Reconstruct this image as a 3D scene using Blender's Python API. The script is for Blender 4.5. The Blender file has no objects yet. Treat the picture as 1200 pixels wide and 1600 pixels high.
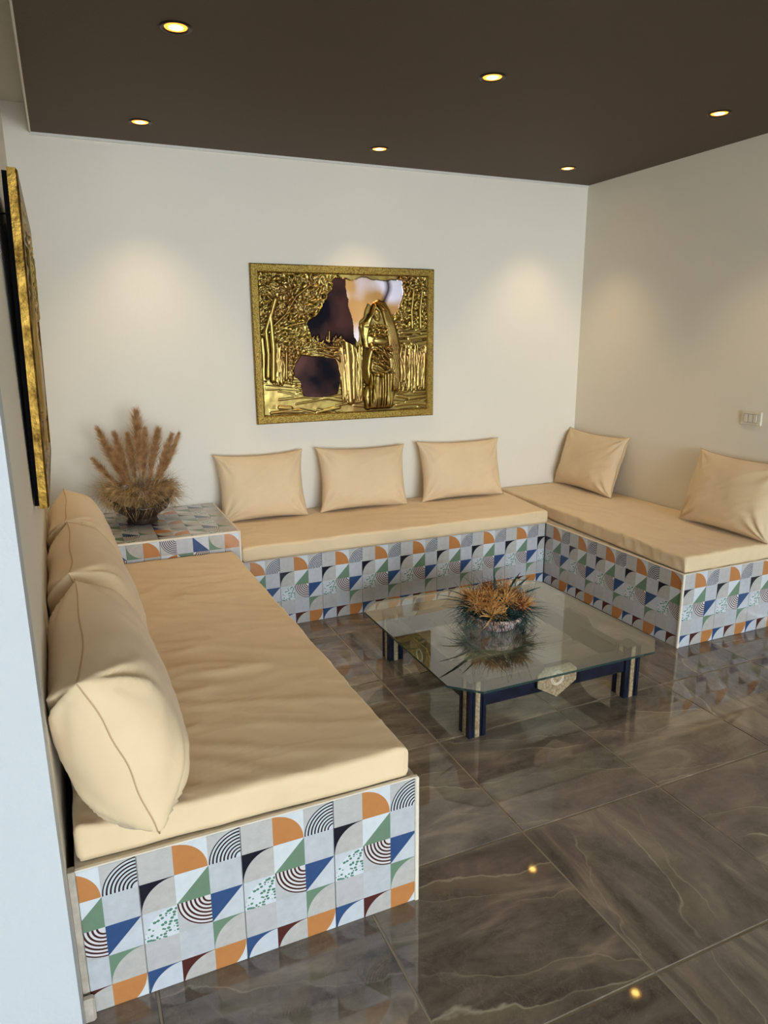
import bpy, bmesh, math, random
import numpy as np
from mathutils import Vector, Matrix, noise

random.seed(7)
S = 1.0 / 12.0            # one printed square of the wall tiles is 1/12 m; all sizes below are in squares
scene = bpy.context.scene
COL = scene.collection

# ------------------------------------------------------------------ camera
cam_data = bpy.data.cameras.new('camera')
cam = bpy.data.objects.new('camera', cam_data)
COL.objects.link(cam)
cam_data.sensor_fit = 'VERTICAL'
cam_data.sensor_height = 24.0
cam_data.lens = 24.0 * 1107.44 / 1600.0
cam_data.clip_start = 0.02
R_ = Vector((0.91414, -0.40533, -0.00724)); U_ = Vector((0.10297, 0.21488, 0.9712)); F_ = Vector((0.3921, 0.88856, -0.23817))
M_ = Matrix((R_, U_, -F_)).transposed().to_4x4()
M_.translation = Vector((-9.4337, -18.7821, 19.2016)) * S
cam.matrix_world = M_
scene.camera = cam

# ------------------------------------------------------------------ world, daylight, exposure
world = bpy.data.worlds.new('daylight_sky')
scene.world = world
world.use_nodes = True
wn = world.node_tree
wn.nodes.clear()
w_out = wn.nodes.new('ShaderNodeOutputWorld')
w_bg = wn.nodes.new('ShaderNodeBackground')
w_bg.inputs['Color'].default_value = (0.72, 0.86, 1.0, 1)
w_bg.inputs['Strength'].default_value = 18.0
wn.links.new(w_bg.outputs[0], w_out.inputs[0])

pl = bpy.data.lights.new('opening_portal', 'AREA')
pl.shape = 'RECTANGLE'; pl.size = 63 * S; pl.size_y = 31 * S
pl.cycles.is_portal = True
po = bpy.data.objects.new('opening_portal', pl)
COL.objects.link(po)
po.location = (1.8 * S, -110.2 * S, 16 * S)
po.rotation_euler = (math.radians(90), 0, 0)

LAMP_W = 24.0
LAMP_COL = (1.0, 0.76, 0.46)
scene.view_settings.view_transform = 'Standard'
scene.view_settings.look = 'None'
scene.view_settings.gamma = 1.0
scene.view_settings.use_curve_mapping = False
scene.view_settings.exposure = 0.0

# ------------------------------------------------------------------ helpers
def lin(r, g, b):
    def f(c):
        c /= 255.0
        return c / 12.92 if c <= 0.04045 else ((c + 0.055) / 1.055) ** 2.4
    return (f(r), f(g), f(b), 1.0)

class NT:
    """small helper to write node expressions"""
    def __init__(s, name, rough=0.5, metal=0.0, spec=0.5):
        s.m = bpy.data.materials.new(name); s.m.use_nodes = True
        s.t = s.m.node_tree; s.b = s.t.nodes['Principled BSDF']
        s.b.inputs['Roughness'].default_value = rough
        s.b.inputs['Metallic'].default_value = metal
        s.b.inputs['Specular IOR Level'].default_value = spec
    def n(s, ty, **k):
        x = s.t.nodes.new(ty)
        for a, b in k.items(): setattr(x, a, b)
        return x
    def put(s, sock, v):
        if isinstance(v, bpy.types.NodeSocket): s.t.links.new(v, sock)
        elif isinstance(v, tuple) and len(v) == 3 and sock.type == 'RGBA': sock.default_value = (*v, 1)
        else: sock.default_value = v
    def op(s, o, a, b=0.0, c=0.0):
        x = s.n('ShaderNodeMath', operation=o)
        s.put(x.inputs[0], a); s.put(x.inputs[1], b); s.put(x.inputs[2], c)
        return x.outputs[0]
    def mix(s, f, a, b):
        x = s.n('ShaderNodeMix', data_type='RGBA')
        s.put(x.inputs[0], f); s.put(x.inputs[6], a); s.put(x.inputs[7], b)
        return x.outputs[2]
    def coord(s, which='Object'):
        return s.n('ShaderNodeTexCoord').outputs[which]
    def mapping(s, v, scale=(1, 1, 1), rot=(0, 0, 0), loc=(0, 0, 0)):
        x = s.n('ShaderNodeMapping')
        s.t.links.new(v, x.inputs[0])
        x.inputs['Scale'].default_value = scale; x.inputs['Rotation'].default_value = rot
        s.put(x.inputs['Location'], loc)
        return x.outputs[0]
    def noise(s, v, scale, detail=4, rough=0.55, dist=0.0, w=None):
        x = s.n('ShaderNodeTexNoise')
        if w is not None:
            x.noise_dimensions = '4D'; s.put(x.inputs['W'], w)
        if v is not None: s.t.links.new(v, x.inputs['Vector'])
        x.inputs['Scale'].default_value = scale; x.inputs['Detail'].default_value = detail
        x.inputs['Roughness'].default_value = rough; x.inputs['Distortion'].default_value = dist
        return x.outputs[0]
    def ramp(s, f, stops):
        x = s.n('ShaderNodeValToRGB'); s.t.links.new(f, x.inputs[0])
        e = x.color_ramp.elements
        while len(e) < len(stops): e.new(0.5)
        for i, (p, c) in enumerate(stops):
            e[i].position = p; e[i].color = c if len(c) == 4 else (*c, 1)
        return x.outputs[0]
    def bump(s, h, strength=0.3, dist=0.01):
        x = s.n('ShaderNodeBump'); s.t.links.new(h, x.inputs['Height'])
        x.inputs['Strength'].default_value = strength; x.inputs['Distance'].default_value = dist
        s.t.links.new(x.outputs[0], s.b.inputs['Normal'])
    def col(s, c): s.put(s.b.inputs['Base Color'], c)

def simple(name, rgb, rough=0.5, metal=0.0, vary=0.08, scale=6.0, bump=0.0, bscale=60, spec=0.5):
    k = NT(name, rough, metal, spec)
    c = lin(*rgb)
    v = k.noise(k.coord(), scale, 4)
    d = tuple(x * (1 - vary) for x in c[:3]); e = tuple(min(1, x * (1 + vary)) for x in c[:3])
    k.col(k.ramp(v, [(0.3, d), (0.7, e)]))
    if bump: k.bump(k.noise(k.coord(), bscale, 3), bump, 0.003)
    return k.m

def mesh_obj(name, verts, faces, mat, parent=None, smooth=False, uvs=None):
    me = bpy.data.meshes.new(name)
    me.from_pydata([tuple(c * S for c in v) for v in verts], [], faces)
    if uvs is not None:
        ul = me.uv_layers.new(name='UVMap')
        for lp in me.loops: ul.data[lp.index].uv = uvs[lp.vertex_index]
    if smooth: me.shade_smooth()
    if mat: me.materials.append(mat)
    o = bpy.data.objects.new(name, me); COL.objects.link(o)
    if parent: o.parent = parent
    return o

def thing(name, label, cat, loc=(0, 0, 0), rot=(0, 0, 0), group=None):
    o = bpy.data.objects.new(name, None); COL.objects.link(o)
    o.empty_display_size = 0.1
    o.location = Vector(loc) * S; o.rotation_euler = rot
    o['label'] = label; o['category'] = cat
    if group: o['group'] = group
    return o

class MB:
    """mesh builder, coordinates in squares"""
    def __init__(s): s.v = []; s.f = []
    def add(s, v, f):
        n = len(s.v); s.v += [tuple(x) for x in v]; s.f += [tuple(i + n for i in q) for q in f]; return s
    def box(s, x0, x1, y0, y1, z0, z1):
        v = [(x, y, z) for z in (z0, z1) for y in (y0, y1) for x in (x0, x1)]
        return s.add(v, [(0, 2, 3, 1), (4, 5, 7, 6), (0, 1, 5, 4), (2, 6, 7, 3), (0, 4, 6, 2), (1, 3, 7, 5)])
    def prism(s, pts, z0, z1):
        n = len(pts)
        v = [(x, y, z0) for x, y in pts] + [(x, y, z1) for x, y in pts]
        f = [tuple(range(n))[::-1], tuple(range(n, 2 * n))] + [(i, (i + 1) % n, n + (i + 1) % n, n + i) for i in range(n)]
        return s.add(v, f)
    def cbox(s, x0, x1, y0, y1, z0, z1, c=0.03):
        """chamfered box"""
        bm = bmesh.new()
        v = [bm.verts.new((x, y, z)) for z in (z0, z1) for y in (y0, y1) for x in (x0, x1)]
        for q in [(0, 2, 3, 1), (4, 5, 7, 6), (0, 1, 5, 4), (2, 6, 7, 3), (0, 4, 6, 2), (1, 3, 7, 5)]: bm.faces.new([v[i] for i in q])
        bmesh.ops.bevel(bm, geom=list(bm.edges), offset=c, segments=1, affect='EDGES')
        bm.verts.index_update()
        s.add([tuple(q.co) for q in bm.verts], [tuple(q.index for q in f.verts) for f in bm.faces]); bm.free(); return s
    def lathe(s, prof, n=32, c=(0, 0, 0), fz=None):
        v = []; f = []
        for j, (r, z) in enumerate(prof):
            for i in range(n):
                a = 2 * math.pi * i / n
                v.append((c[0] + r * math.cos(a), c[1] + r * math.sin(a), c[2] + z + (fz(a, j) if fz else 0)))
        for j in range(len(prof) - 1):
            for i in range(n):
                k = (i + 1) % n
                f.append((j * n + i, j * n + k, (j + 1) * n + k, (j + 1) * n + i))
        return s.add(v, f)
    def tube(s, pts, rad, n=3, cap=False):
        """tapered tube through points; rad list"""
        v = []; f = []; m = len(pts)
        P = [Vector(p) for p in pts]
        for j in range(m):
            d = (P[min(j + 1, m - 1)] - P[max(j - 1, 0)])
            if d.length < 1e-9: d = Vector((0, 0, 1))
            d.normalize()
            a = d.orthogonal().normalized() if j == 0 else (a - d * a.dot(d)).normalized()
            b = d.cross(a)
            for i in range(n):
                t = 2 * math.pi * i / n
                v.append(tuple(P[j] + (a * math.cos(t) + b * math.sin(t)) * rad[j]))
        for j in range(m - 1):
            for i in range(n):
                k = (i + 1) % n
                f.append((j * n + i, j * n + k, (j + 1) * n + k, (j + 1) * n + i))
        if cap:
            f.append(tuple(range(n))[::-1]); f.append(tuple(range((m - 1) * n, m * n)))
        return s.add(v, f)
    def build(s, name, mat, parent=None, smooth=False):
        return mesh_obj(name, s.v, s.f, mat, parent, smooth)

def structure(o): o['kind'] = 'structure'; return o

# ------------------------------------------------------------------ materials
def wall_mat(name, rgb, bump=0.12):
    k = NT(name, 0.7, 0, 0.3)
    c = lin(*rgb)
    big = k.noise(k.coord(), 0.9, 3)
    k.col(k.ramp(big, [(0.3, tuple(x * 0.975 for x in c[:3])), (0.7, tuple(x * 1.0 for x in c[:3]))]))
    a = k.noise(k.coord(), 90, 3); b = k.noise(k.coord(), 7, 3)
    k.bump(k.op('ADD', k.op('MULTIPLY', a, 0.35), b), bump, 0.01)
    return k.m
M_WALL = wall_mat('white_wall_paint', (234, 225, 207))
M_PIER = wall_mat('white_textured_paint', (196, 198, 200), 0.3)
M_UPPER = wall_mat('white_ceiling_paint', (222, 217, 206))
M_CEIL = wall_mat('dark_brown_ceiling_paint', (90, 77, 65), 0.2)

def fabric():
    k = NT('sand_cotton_cover', 0.62, 0, 0.25)
    c = lin(227, 200, 160)
    co = k.coord()
    k.col(k.ramp(k.noise(co, 5, 4), [(0.3, tuple(x * 0.95 for x in c[:3])), (0.7, tuple(x * 1.03 for x in c[:3]))]))
    mp = k.mapping(co, scale=(1, 2.2, 1.5), rot=(0, 0, 0.6))
    r = k.noise(mp, 3.0, 2, 0.45, 0.5)
    ridge = k.op('POWER', k.op('SUBTRACT', 1.0, k.op('MULTIPLY', k.op('ABSOLUTE', k.op('SUBTRACT', r, 0.5)), 4.0)), 3.0)
    weave = k.noise(co, 700, 2)
    k.bump(k.op('ADD', k.op('MULTIPLY', ridge, 0.3), k.op('MULTIPLY', weave, 0.03)), 0.22, 0.012)
    k.b.inputs['Sheen Weight'].default_value = 0.15
    return k.m
M_FAB = fabric()
M_SEAM = simple('sand_seam_thread', (196, 163, 120), 0.8)

def pattern_tile():
    k = NT('patterned_porcelain', 0.32, 0, 0.5)
    uv = k.coord('UV')
    sx = k.n('ShaderNodeSeparateXYZ'); k.t.links.new(uv, sx.inputs[0])
    U, V = sx.outputs[0], sx.outputs[1]
    fu = k.op('FRACT', U); fv = k.op('FRACT', V)
    cu = k.op('WRAP', k.op('FLOOR', U), 3.0, 0.0); rv = k.op('WRAP', k.op('FLOOR', V), 5.0, 0.0)
    # cement ground with per-square tone
    wnz = k.n('ShaderNodeTexWhiteNoise', noise_dimensions='2D')
    cb = k.n('ShaderNodeCombineXYZ'); k.put(cb.inputs[0], k.op('ADD', cu, 3.3)); k.put(cb.inputs[1], k.op('ADD', rv, 1.7))
    k.t.links.new(cb.outputs[0], wnz.inputs['Vector'])
    obj = k.coord()
    mot = k.noise(obj, 38, 5, 0.65)
    strk = k.noise(k.mapping(obj, scale=(14, 14, 90)), 3.0, 3)
    g1 = k.mix(mot, lin(158, 153, 147), lin(198, 192, 184)); g2 = k.mix(strk, lin(168, 168, 171), lin(196, 196, 198))
    base = k.mix(wnz.outputs[0], g1, g2)
    white = k.mix(mot, lin(192, 195, 197), lin(214, 216, 217))
    light = k.mix(mot, lin(178, 180, 184), lin(204, 205, 208))
    def dist(cx, cy):
        a = k.op('SUBTRACT', fu, cx); b = k.op('SUBTRACT', fv, cy)
        return k.op('SQRT', k.op('ADD', k.op('MULTIPLY', a, a), k.op('MULTIPLY', b, b)))
    dTL, dTR, dBL, dBR = dist(0, 0), dist(1, 0), dist(0, 1), dist(1, 1)
    lt1 = lambda d: k.op('LESS_THAN', d, 0.985)
    gt1 = lambda d: k.op('GREATER_THAN', d, 0.985)
    summ = k.op('ADD', fu, fv)
    def cell(c, r):
        return k.op('MULTIPLY', k.op('COMPARE', cu, float(c), 0.1), k.op('COMPARE', rv, float(r), 0.1))
    cur = base
    def paint(c, r, mask, color):
        nonlocal cur
        m = cell(c, r)
        if mask is not None: m = k.op('MULTIPLY', m, mask)
        cur = k.mix(m, cur, color)
    def dye(rgb):
        c = lin(*rgb); return k.mix(mot, tuple(x * 0.86 for x in c[:3]), tuple(min(1, x * 1.12) for x in c[:3]))
    orange = dye((184, 122, 70)); green = dye((106, 130, 106)); blue = dye((50, 76, 116))
    black = dye((24, 26, 36)); brown = dye((78, 38, 34)); ink = dye((44, 34, 34))
    def rings(d, n):
        s_ = k.op('GREATER_THAN', k.op('FRACT', k.op('MULTIPLY', d, n)), 0.52)
        return k.op('MULTIPLY', s_, k.op('MULTIPLY', lt1(d), k.op('GREATER_THAN', d, 0.14)))
    # column 0
    paint(0, 0, k.op('MULTIPLY', lt1(dBR), 0.4), g1)
    paint(0, 1, lt1(dBR), g1); paint(0, 1, gt1(dBR), black)
    vo = k.n('ShaderNodeTexVoronoi'); vo.inputs['Scale'].default_value = 8.0; vo.inputs['Randomness'].default_value = 0.9
    k.t.links.new(k.mapping(uv, scale=(1.0, 1.2, 1), rot=(0, 0, 0.3)), vo.inputs['Vector'])
    paint(0, 2, None, light)
    paint(0, 2, lt1(dBR), white)
    paint(0, 2, k.op('MULTIPLY', lt1(dBR), k.op('LESS_THAN', vo.outputs[0], 0.43)), dye((84, 124, 104)))
    paint(0, 4, lt1(dBR), light); paint(0, 4, gt1(dBR), blue)
    # column 1
    paint(1, 0, None, white); paint(1, 0, lt1(dBL), orange)
    paint(1, 1, None, white); paint(1, 1, k.op('GREATER_THAN', summ, 1.0), green)
    paint(1, 2, lt1(dTR), k.mix(0.5, white, lin(214, 196, 190))); paint(1, 2, rings(dTR, 8.0), k.mix(0.6, ink, brown))
    paint(1, 3, None, g2)
    paint(1, 4, lt1(dBR), g1); paint(1, 4, gt1(dBR), brown)
    # column 2
    paint(2, 0, lt1(dBR), light); paint(2, 0, rings(dBR, 9.0), ink)
    paint(2, 1, None, g2)
    paint(2, 2, None, light); paint(2, 2, k.op('LESS_THAN', summ, 1.0), blue)
    paint(2, 3, lt1(dBR), g1); paint(2, 3, gt1(dBR), green)
    paint(2, 4, None, white); paint(2, 4, lt1(dTL), orange)
    k.col(cur)
    k.put(k.b.inputs['Roughness'], k.op('ADD', 0.12, k.op('MULTIPLY', mot, 0.2)))
    return k.m
M_PAT = pattern_tile()
M_GROUT = simple('tile_grout', (150, 144, 136), 0.8)
M_TRIM = simple('cream_edge_trim', (226, 214, 194), 0.35)
M_LEDGE = simple('beige_ledge_stone', (184, 172, 156), 0.35, vary=0.2, scale=30)

def marble():
    k = NT('brown_polished_marble', 0.07, 0, 0.75)
    co = k.coord()
    info = k.n('ShaderNodeObjectInfo').outputs['Random']
    w = k.op('MULTIPLY', info, 60.0)
    long_ = k.mapping(co, scale=(1.0, 3.2, 1), rot=(0, 0, 0.22))
    cloud = k.noise(long_, 2.2, 7, 0.62, 0.8, w)
    fine = k.noise(co, 26, 8, 0.75, 0.8, w)
    base = k.ramp(cloud, [(0.3, lin(60, 53, 48)), (0.43, lin(92, 82, 74)), (0.54, lin(120, 107, 96)), (0.66, lin(158, 143, 126)), (0.8, lin(130, 118, 104))])
    base = k.mix(k.op('MULTIPLY', k.op('SUBTRACT', fine, 0.38), 1.8), base, lin(132, 118, 103))
    # long pale creases, each with a lighter flank on one side
    sp = k.n('ShaderNodeSeparateXYZ'); k.t.links.new(k.mapping(co, rot=(0, 0, 0.28)), sp.inputs[0])
    for per, amp, off, st in ((0.42, 0.75, 3.0, 0.62), (0.27, 0.9, 11.0, 0.3)):
        wob = k.noise(k.mapping(co, scale=(1, 1.5, 1)), 2.6, 5, 0.5, 0.2, k.op('ADD', w, off))
        t_ = k.op('ADD', k.op('ADD', k.op('DIVIDE', sp.outputs[1], per), k.op('MULTIPLY', wob, amp)), k.op('MULTIPLY', info, off * 7.0))
        s_ = k.op('SUBTRACT', k.op('FRACT', t_), 0.5)
        gate = k.op('MINIMUM', k.op('MAXIMUM', k.op('MULTIPLY', k.op('SUBTRACT', k.noise(co, 2.4, 2, 0.5, 0, k.op('ADD', w, off + 4)), 0.42), 7.0), 0.0), 1.0)
        flank = k.op('MULTIPLY', k.op('MAXIMUM', k.op('SUBTRACT', 1.0, k.op('MULTIPLY', k.op('ABSOLUTE', k.op('SUBTRACT', s_, 0.0)), 4.5)), 0.0), k.op('GREATER_THAN', s_, 0.0))
        base = k.mix(k.op('MULTIPLY', k.op('MULTIPLY', flank, gate), st * 0.75), base, lin(152, 137, 112))
        line = k.op('MAXIMUM', k.op('SUBTRACT', 1.0, k.op('MULTIPLY', k.op('ABSOLUTE', s_), 75.0)), 0.0)
        base = k.mix(k.op('MULTIPLY', k.op('MULTIPLY', line, gate), st), base, lin(196, 184, 162))
    v2 = k.noise(co, 5.0, 7, 0.65, 1.2, k.op('ADD', w, 19.0))
    hair = k.op('MAXIMUM', k.op('SUBTRACT', 1.0, k.op('MULTIPLY', k.op('ABSOLUTE', k.op('SUBTRACT', v2, 0.5)), 110.0)), 0.0)
    base = k.mix(k.op('MULTIPLY', hair, 0.22), base, lin(160, 146, 124))
    k.col(base)
    k.put(k.b.inputs['Roughness'], k.op('ADD', 0.015, k.op('MULTIPLY', fine, 0.04)))
    return k.m
M_MARBLE = marble()
M_FGROUT = simple('beige_floor_grout', (150, 136, 116), 0.6)

def gold(name, rgb, rough, bscale, bstr, dark=(60, 40, 12)):
    k = NT(name, rough, 1.0)
    co = k.coord()
    a = k.noise(co, bscale, 4, 0.6)
    k.col(k.mix(k.op('MULTIPLY', k.op('SUBTRACT', 0.62, a), 3.0), lin(*rgb), lin(*dark)))
    k.bump(a, bstr, 0.004)
    return k.m
M_FRAME = gold('hammered_gold_frame', (178, 148, 76), 0.38, 140, 0.9)
M_EDGE = gold('beaten_gold_edge', (150, 116, 52), 0.4, 22, 0.9, (60, 38, 12))
M_BACKING = simple('black_backing_board', (8, 7, 7), 0.9, spec=0.1)

def relief_mat():
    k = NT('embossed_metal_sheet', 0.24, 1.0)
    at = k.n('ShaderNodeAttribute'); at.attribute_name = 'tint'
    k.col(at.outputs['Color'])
    k.put(k.b.inputs['Roughness'], k.op('ADD', 0.24, k.op('MULTIPLY', k.noise(k.coord(), 40, 3), 0.2)))
    return k.m
M_RELIEF = relief_mat()

M_NAVY = simple('navy_lacquer', (17, 22, 38), 0.25, vary=0.6, scale=24, bump=0.2, bscale=40)
M_NAVY2 = simple('black_navy_lacquer', (12, 14, 24), 0.2, vary=0.3, scale=30)
def inlay():
    k = NT('fossil_stone_inlay', 0.4)
    co = k.coord(); vo = k.n('ShaderNodeTexVoronoi'); vo.inputs['Scale'].default_value = 85
    k.t.links.new(co, vo.inputs['Vector'])
    k.col(k.mix(vo.outputs[0], lin(184, 164, 130), lin(112, 88, 60)))
    k.bump(vo.outputs[0], 0.6, 0.003)
    return k.m
M_INLAY = inlay()
M_MARBLEBOWL = NT('pink_veined_marble', 0.3)
_k = M_MARBLEBOWL
_k.col(_k.ramp(_k.noise(_k.coord(), 26, 6, 0.65, 1.0), [(0.36, lin(120, 84, 78)), (0.5, lin(216, 178, 166)), (0.62, lin(232, 222, 214))]))
M_MARBLEBOWL = _k.m
M_DARKBOWL = simple('dark_coconut_bowl', (48, 34, 26), 0.4, vary=0.4, scale=20)
M_PLASTIC = simple('ivory_plastic', (222, 212, 192), 0.3)
M_SLOT = simple('grey_switch_recess', (150, 140, 124), 0.5)
M_HOUSING = simple('dark_bronze_lamp_ring', (44, 34, 26), 0.35, 0.6)

def strands_mat(name, a, b, sc=30):
    k = NT(name, 0.7, 0, 0.2)
    k.col(k.ramp(k.noise(k.coord(), sc, 2), [(0.35, lin(*a)), (0.65, lin(*b))]))
    return k.m
M_PLUME = strands_mat('pampas_plume', (166, 122, 76), (214, 172, 122))
M_STRAW = strands_mat('dried_straw', (140, 106, 62), (212, 174, 120))
M_GREYSTRAW = strands_mat('grey_dried_stems', (110, 92, 76), (160, 142, 122))
M_TEAL = strands_mat('dark_teal_fern', (24, 40, 38), (52, 78, 72))
M_FLOWER = strands_mat('orange_dried_flower', (178, 116, 54), (230, 182, 112), 60)
M_RUST = strands_mat('rust_dried_flower', (96, 50, 30), (170, 96, 50), 60)

def glass_mat():
    m = bpy.data.materials.new('clear_glass'); m.use_nodes = True
    t = m.node_tree; t.nodes.clear()
    out = t.nodes.new('ShaderNodeOutputMaterial'); mx = t.nodes.new('ShaderNodeMixShader')
    tr = t.nodes.new('ShaderNodeBsdfTransparent'); gl = t.nodes.new('ShaderNodeBsdfGlossy'); fr = t.nodes.new('ShaderNodeFresnel')
    tr.inputs[0].default_value = (0.80, 0.88, 0.86, 1); gl.inputs['Roughness'].default_value = 0.015
    gl.inputs[0].default_value = (1, 1, 1, 1); fr.inputs[0].default_value = 1.52
    ge = t.nodes.new('ShaderNodeNewGeometry'); 
    m3 = t.nodes.new('ShaderNodeMath'); m3.operation = 'MULTIPLY_ADD'; m3.inputs[1].default_value = -1.85; m3.inputs[2].default_value = 1.85
    m2 = t.nodes.new('ShaderNodeMath'); m2.operation = 'MULTIPLY'; m2.use_clamp = True
    t.links.new(ge.outputs['Backfacing'], m3.inputs[0]); t.links.new(m3.outputs[0], m2.inputs[1])
    t.links.new(fr.outputs[0], m2.inputs[0]); t.links.new(m2.outputs[0], mx.inputs[0]); t.links.new(tr.outputs[0], mx.inputs[1]); t.links.new(gl.outputs[0], mx.inputs[2])
    t.links.new(mx.outputs[0], out.inputs[0])
    return m
M_GLASS = glass_mat()
M_GLASSEDGE = NT('polished_glass_edge', 0.08)
M_GLASSEDGE.col(lin(52, 74, 68)); M_GLASSEDGE.b.inputs['Transmission Weight'].default_value = 0.4
M_GLASSEDGE = M_GLASSEDGE.m

def lamp_mat():
    k = NT('warm_lamp_glow', 0.4)
    k.col((1, 0.7, 0.3, 1))
    k.b.inputs['Emission Color'].default_value = (1, 0.26, 0.02, 1)
    k.b.inputs['Emission Strength'].default_value = 3.0
    return k.m
M_LAMP = lamp_mat()
def lampcore_mat():
    k = NT('lamp_core', 0.4); k.b.inputs['Emission Color'].default_value = (1, 0.72, 0.16, 1); k.b.inputs['Emission Strength'].default_value = 18.0
    return k.m
M_CORE = lampcore_mat()

# ------------------------------------------------------------------ the room
XW, YW, ZC = 33.64, 34.59, 31.87  # room lengthened out of view behind the camera to even out the daylight
structure(MB().box(-14, XW + 2, YW, YW + 2, 0, 36).build('wall_back', M_WALL))
structure(MB().box(XW, XW + 2, -110, YW, 0, 36).build('wall_right', M_WALL))
structure(MB().prism([(-10.8, -0.3), (-11.35, YW), (-14, YW), (-14, -0.3)], 0, 36).build('wall_left', M_WALL))
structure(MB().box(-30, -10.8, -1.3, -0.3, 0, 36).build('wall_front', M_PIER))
structure(MB().box(-9.84, XW, -14, YW - 0.04, ZC, ZC + 1.2).build('ceiling', M_CEIL))
structure(MB().box(-30, XW, -110, YW, 33.5, 34.5).build('ceiling_upper', M_UPPER))  # unseen stretch behind the camera kept white to bounce more light
structure(MB().box(-31, -30, -110, -0.3, 0, 36).build('wall_far_left', M_WALL))
structure(MB().box(-9.9, -9.8, -14, YW - 0.04, ZC - 0.03, 33.5).build('trim_1', M_UPPER))
# thin plaster shadow strip where dark ceiling meets the white walls
structure(MB().box(-9.84, XW, YW - 0.12, YW, ZC - 0.16, ZC + 0.4).build('trim_2', M_UPPER))
# small plaster repair at the foot of the wall end
structure(MB().cbox(-10.84, -10.5, -0.3, -0.04, 0, 0.8, 0.06).build('trim_3', M_LEDGE))

# floor: base slab and single tiles
fl = structure(MB().box(-30, XW, -160, YW, -0.6, -0.035).build('floor', M_FGROUT))
TS = 7.12; TX = 12.57; TY = 1.38; G = 0.035
tm = None
_rr = random.Random(5)
for i in range(-6, 3):
    for j in range(-5, 4):
        x0 = TX + i * TS; y0 = TY + j * TS
        w = min(x0 + TS, XW) - x0; h = min(y0 + TS, YW) - y0
        if w < 1: continue
        full = w > TS - 0.01 and h > TS - 0.01
        cx, cy = x0 + w / 2, y0 + h / 2
        if full and tm:
            o = bpy.data.objects.new('floor_tile', tm); COL.objects.link(o)
        else:
            b = MB(); a, c = w / 2 - G, h / 2 - G; q = 0.03
            b.add([(-a, -c, -0.2), (a, -c, -0.2), (a, c, -0.2), (-a, c, -0.2), (-a, -c, -q), (a, -c, -q), (a, c, -q), (-a, c, -q),
                   (-a + q, -c + q, 0), (a - q, -c + q, 0), (a - q, c - q, 0), (-a + q, c - q, 0)],
                  [(3, 2, 1, 0), (0, 1, 5, 4), (1, 2, 6, 5), (2, 3, 7, 6), (3, 0, 4, 7), (4, 5, 9, 8), (5, 6, 10, 9), (6, 7, 11, 10), (7, 4, 8, 11), (8, 9, 10, 11)])
            o = b.build('floor_tile', M_MARBLE)
            if full: tm = o.data
        o.name = 'floor_tile'; o.parent = fl
        o.location = (cx * S, cy * S, 0)
        o.rotation_euler = (0, 0, (_rr.choice([0, 2, 0, 2, 1, 3]) if full else 0) * math.pi / 2)

# ------------------------------------------------------------------ tiled benches
_tile_cache = {}
def tile_face(parent, O, X, D, rects, uvf, key):
    """rects (x0,x1,d0,d1) on a face: O top-left corner, X along, D down; outward normal = X x -D"""
    X = Vector(X); D = Vector(D); N = D.cross(X).normalized() * -1
    N = X.cross(-D).normalized()
    for (x0, x1, d0, d1) in rects:
        u0, v0 = uvf(x0, d0)
        kk = (key, round(x1 - x0, 3), round(d1 - d0, 3), round(u0 % 3, 3), round(v0 % 5, 3))
        g = 0.012; th = 0.1; c = 0.012
        if kk not in _tile_cache:
            w, h = x1 - x0 - g, d1 - d0 - g
            P = [(g, -g), (w, -g), (w, -h), (g, -h)]
            Q = [(g + c, -g - c), (w - c, -g - c), (w - c, -h + c), (g + c, -h + c)]
            v = [(a, b, 0) for a, b in P] + [(a, b, th - c) for a, b in P] + [(a, b, th) for a, b in Q]
            f = [(0, 1, 2, 3)] + [(i, 4 + i, 4 + (i + 1) % 4, (i + 1) % 4) for i in range(4)] + [(4 + i, 8 + i, 8 + (i + 1) % 4, 4 + (i + 1) % 4) for i in range(4)] + [(11, 10, 9, 8)]
            f = [q[::-1] if False else q for q in f]
            uvs = []
            for a, b, _ in v:
                U, V = uvf(x0 + a, d0 - b); U0, V0 = u0 - (u0 % 3), v0 - (v0 % 5)
                uvs.append((U - U0 + 3, V - V0 + 5))
            o = mesh_obj('tile', v, f, M_PAT, parent, uvs=uvs)
            bm = bmesh.new(); bm.from_mesh(o.data); bmesh.ops.recalc_face_normals(bm, faces=bm.faces); bm.to_mesh(o.data); bm.free()
            _tile_cache[kk] = o.data
        else:
            o = bpy.data.objects.new('tile', _tile_cache[kk]); COL.objects.link(o); o.parent = parent
        mat = Matrix((X, -D, N)).transposed().to_4x4()
        mat.translation = (Vector(O) + X * x0 + D * d0) * S
        o.matrix_local = mat

def cuts(a, b, joints):
    e = [a] + sorted(j for j in joints if a + 0.05 < j < b - 0.05) + [b]
    return list(zip(e[:-1], e[1:]))
H = 4.87
def vf(d): return d - 0.09 + 0.0     # rows from the top edge
def face_rects(a, b, joints): return [(x0, x1, 0, H) for x0, x1 in cuts(a, b, joints)]

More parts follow.
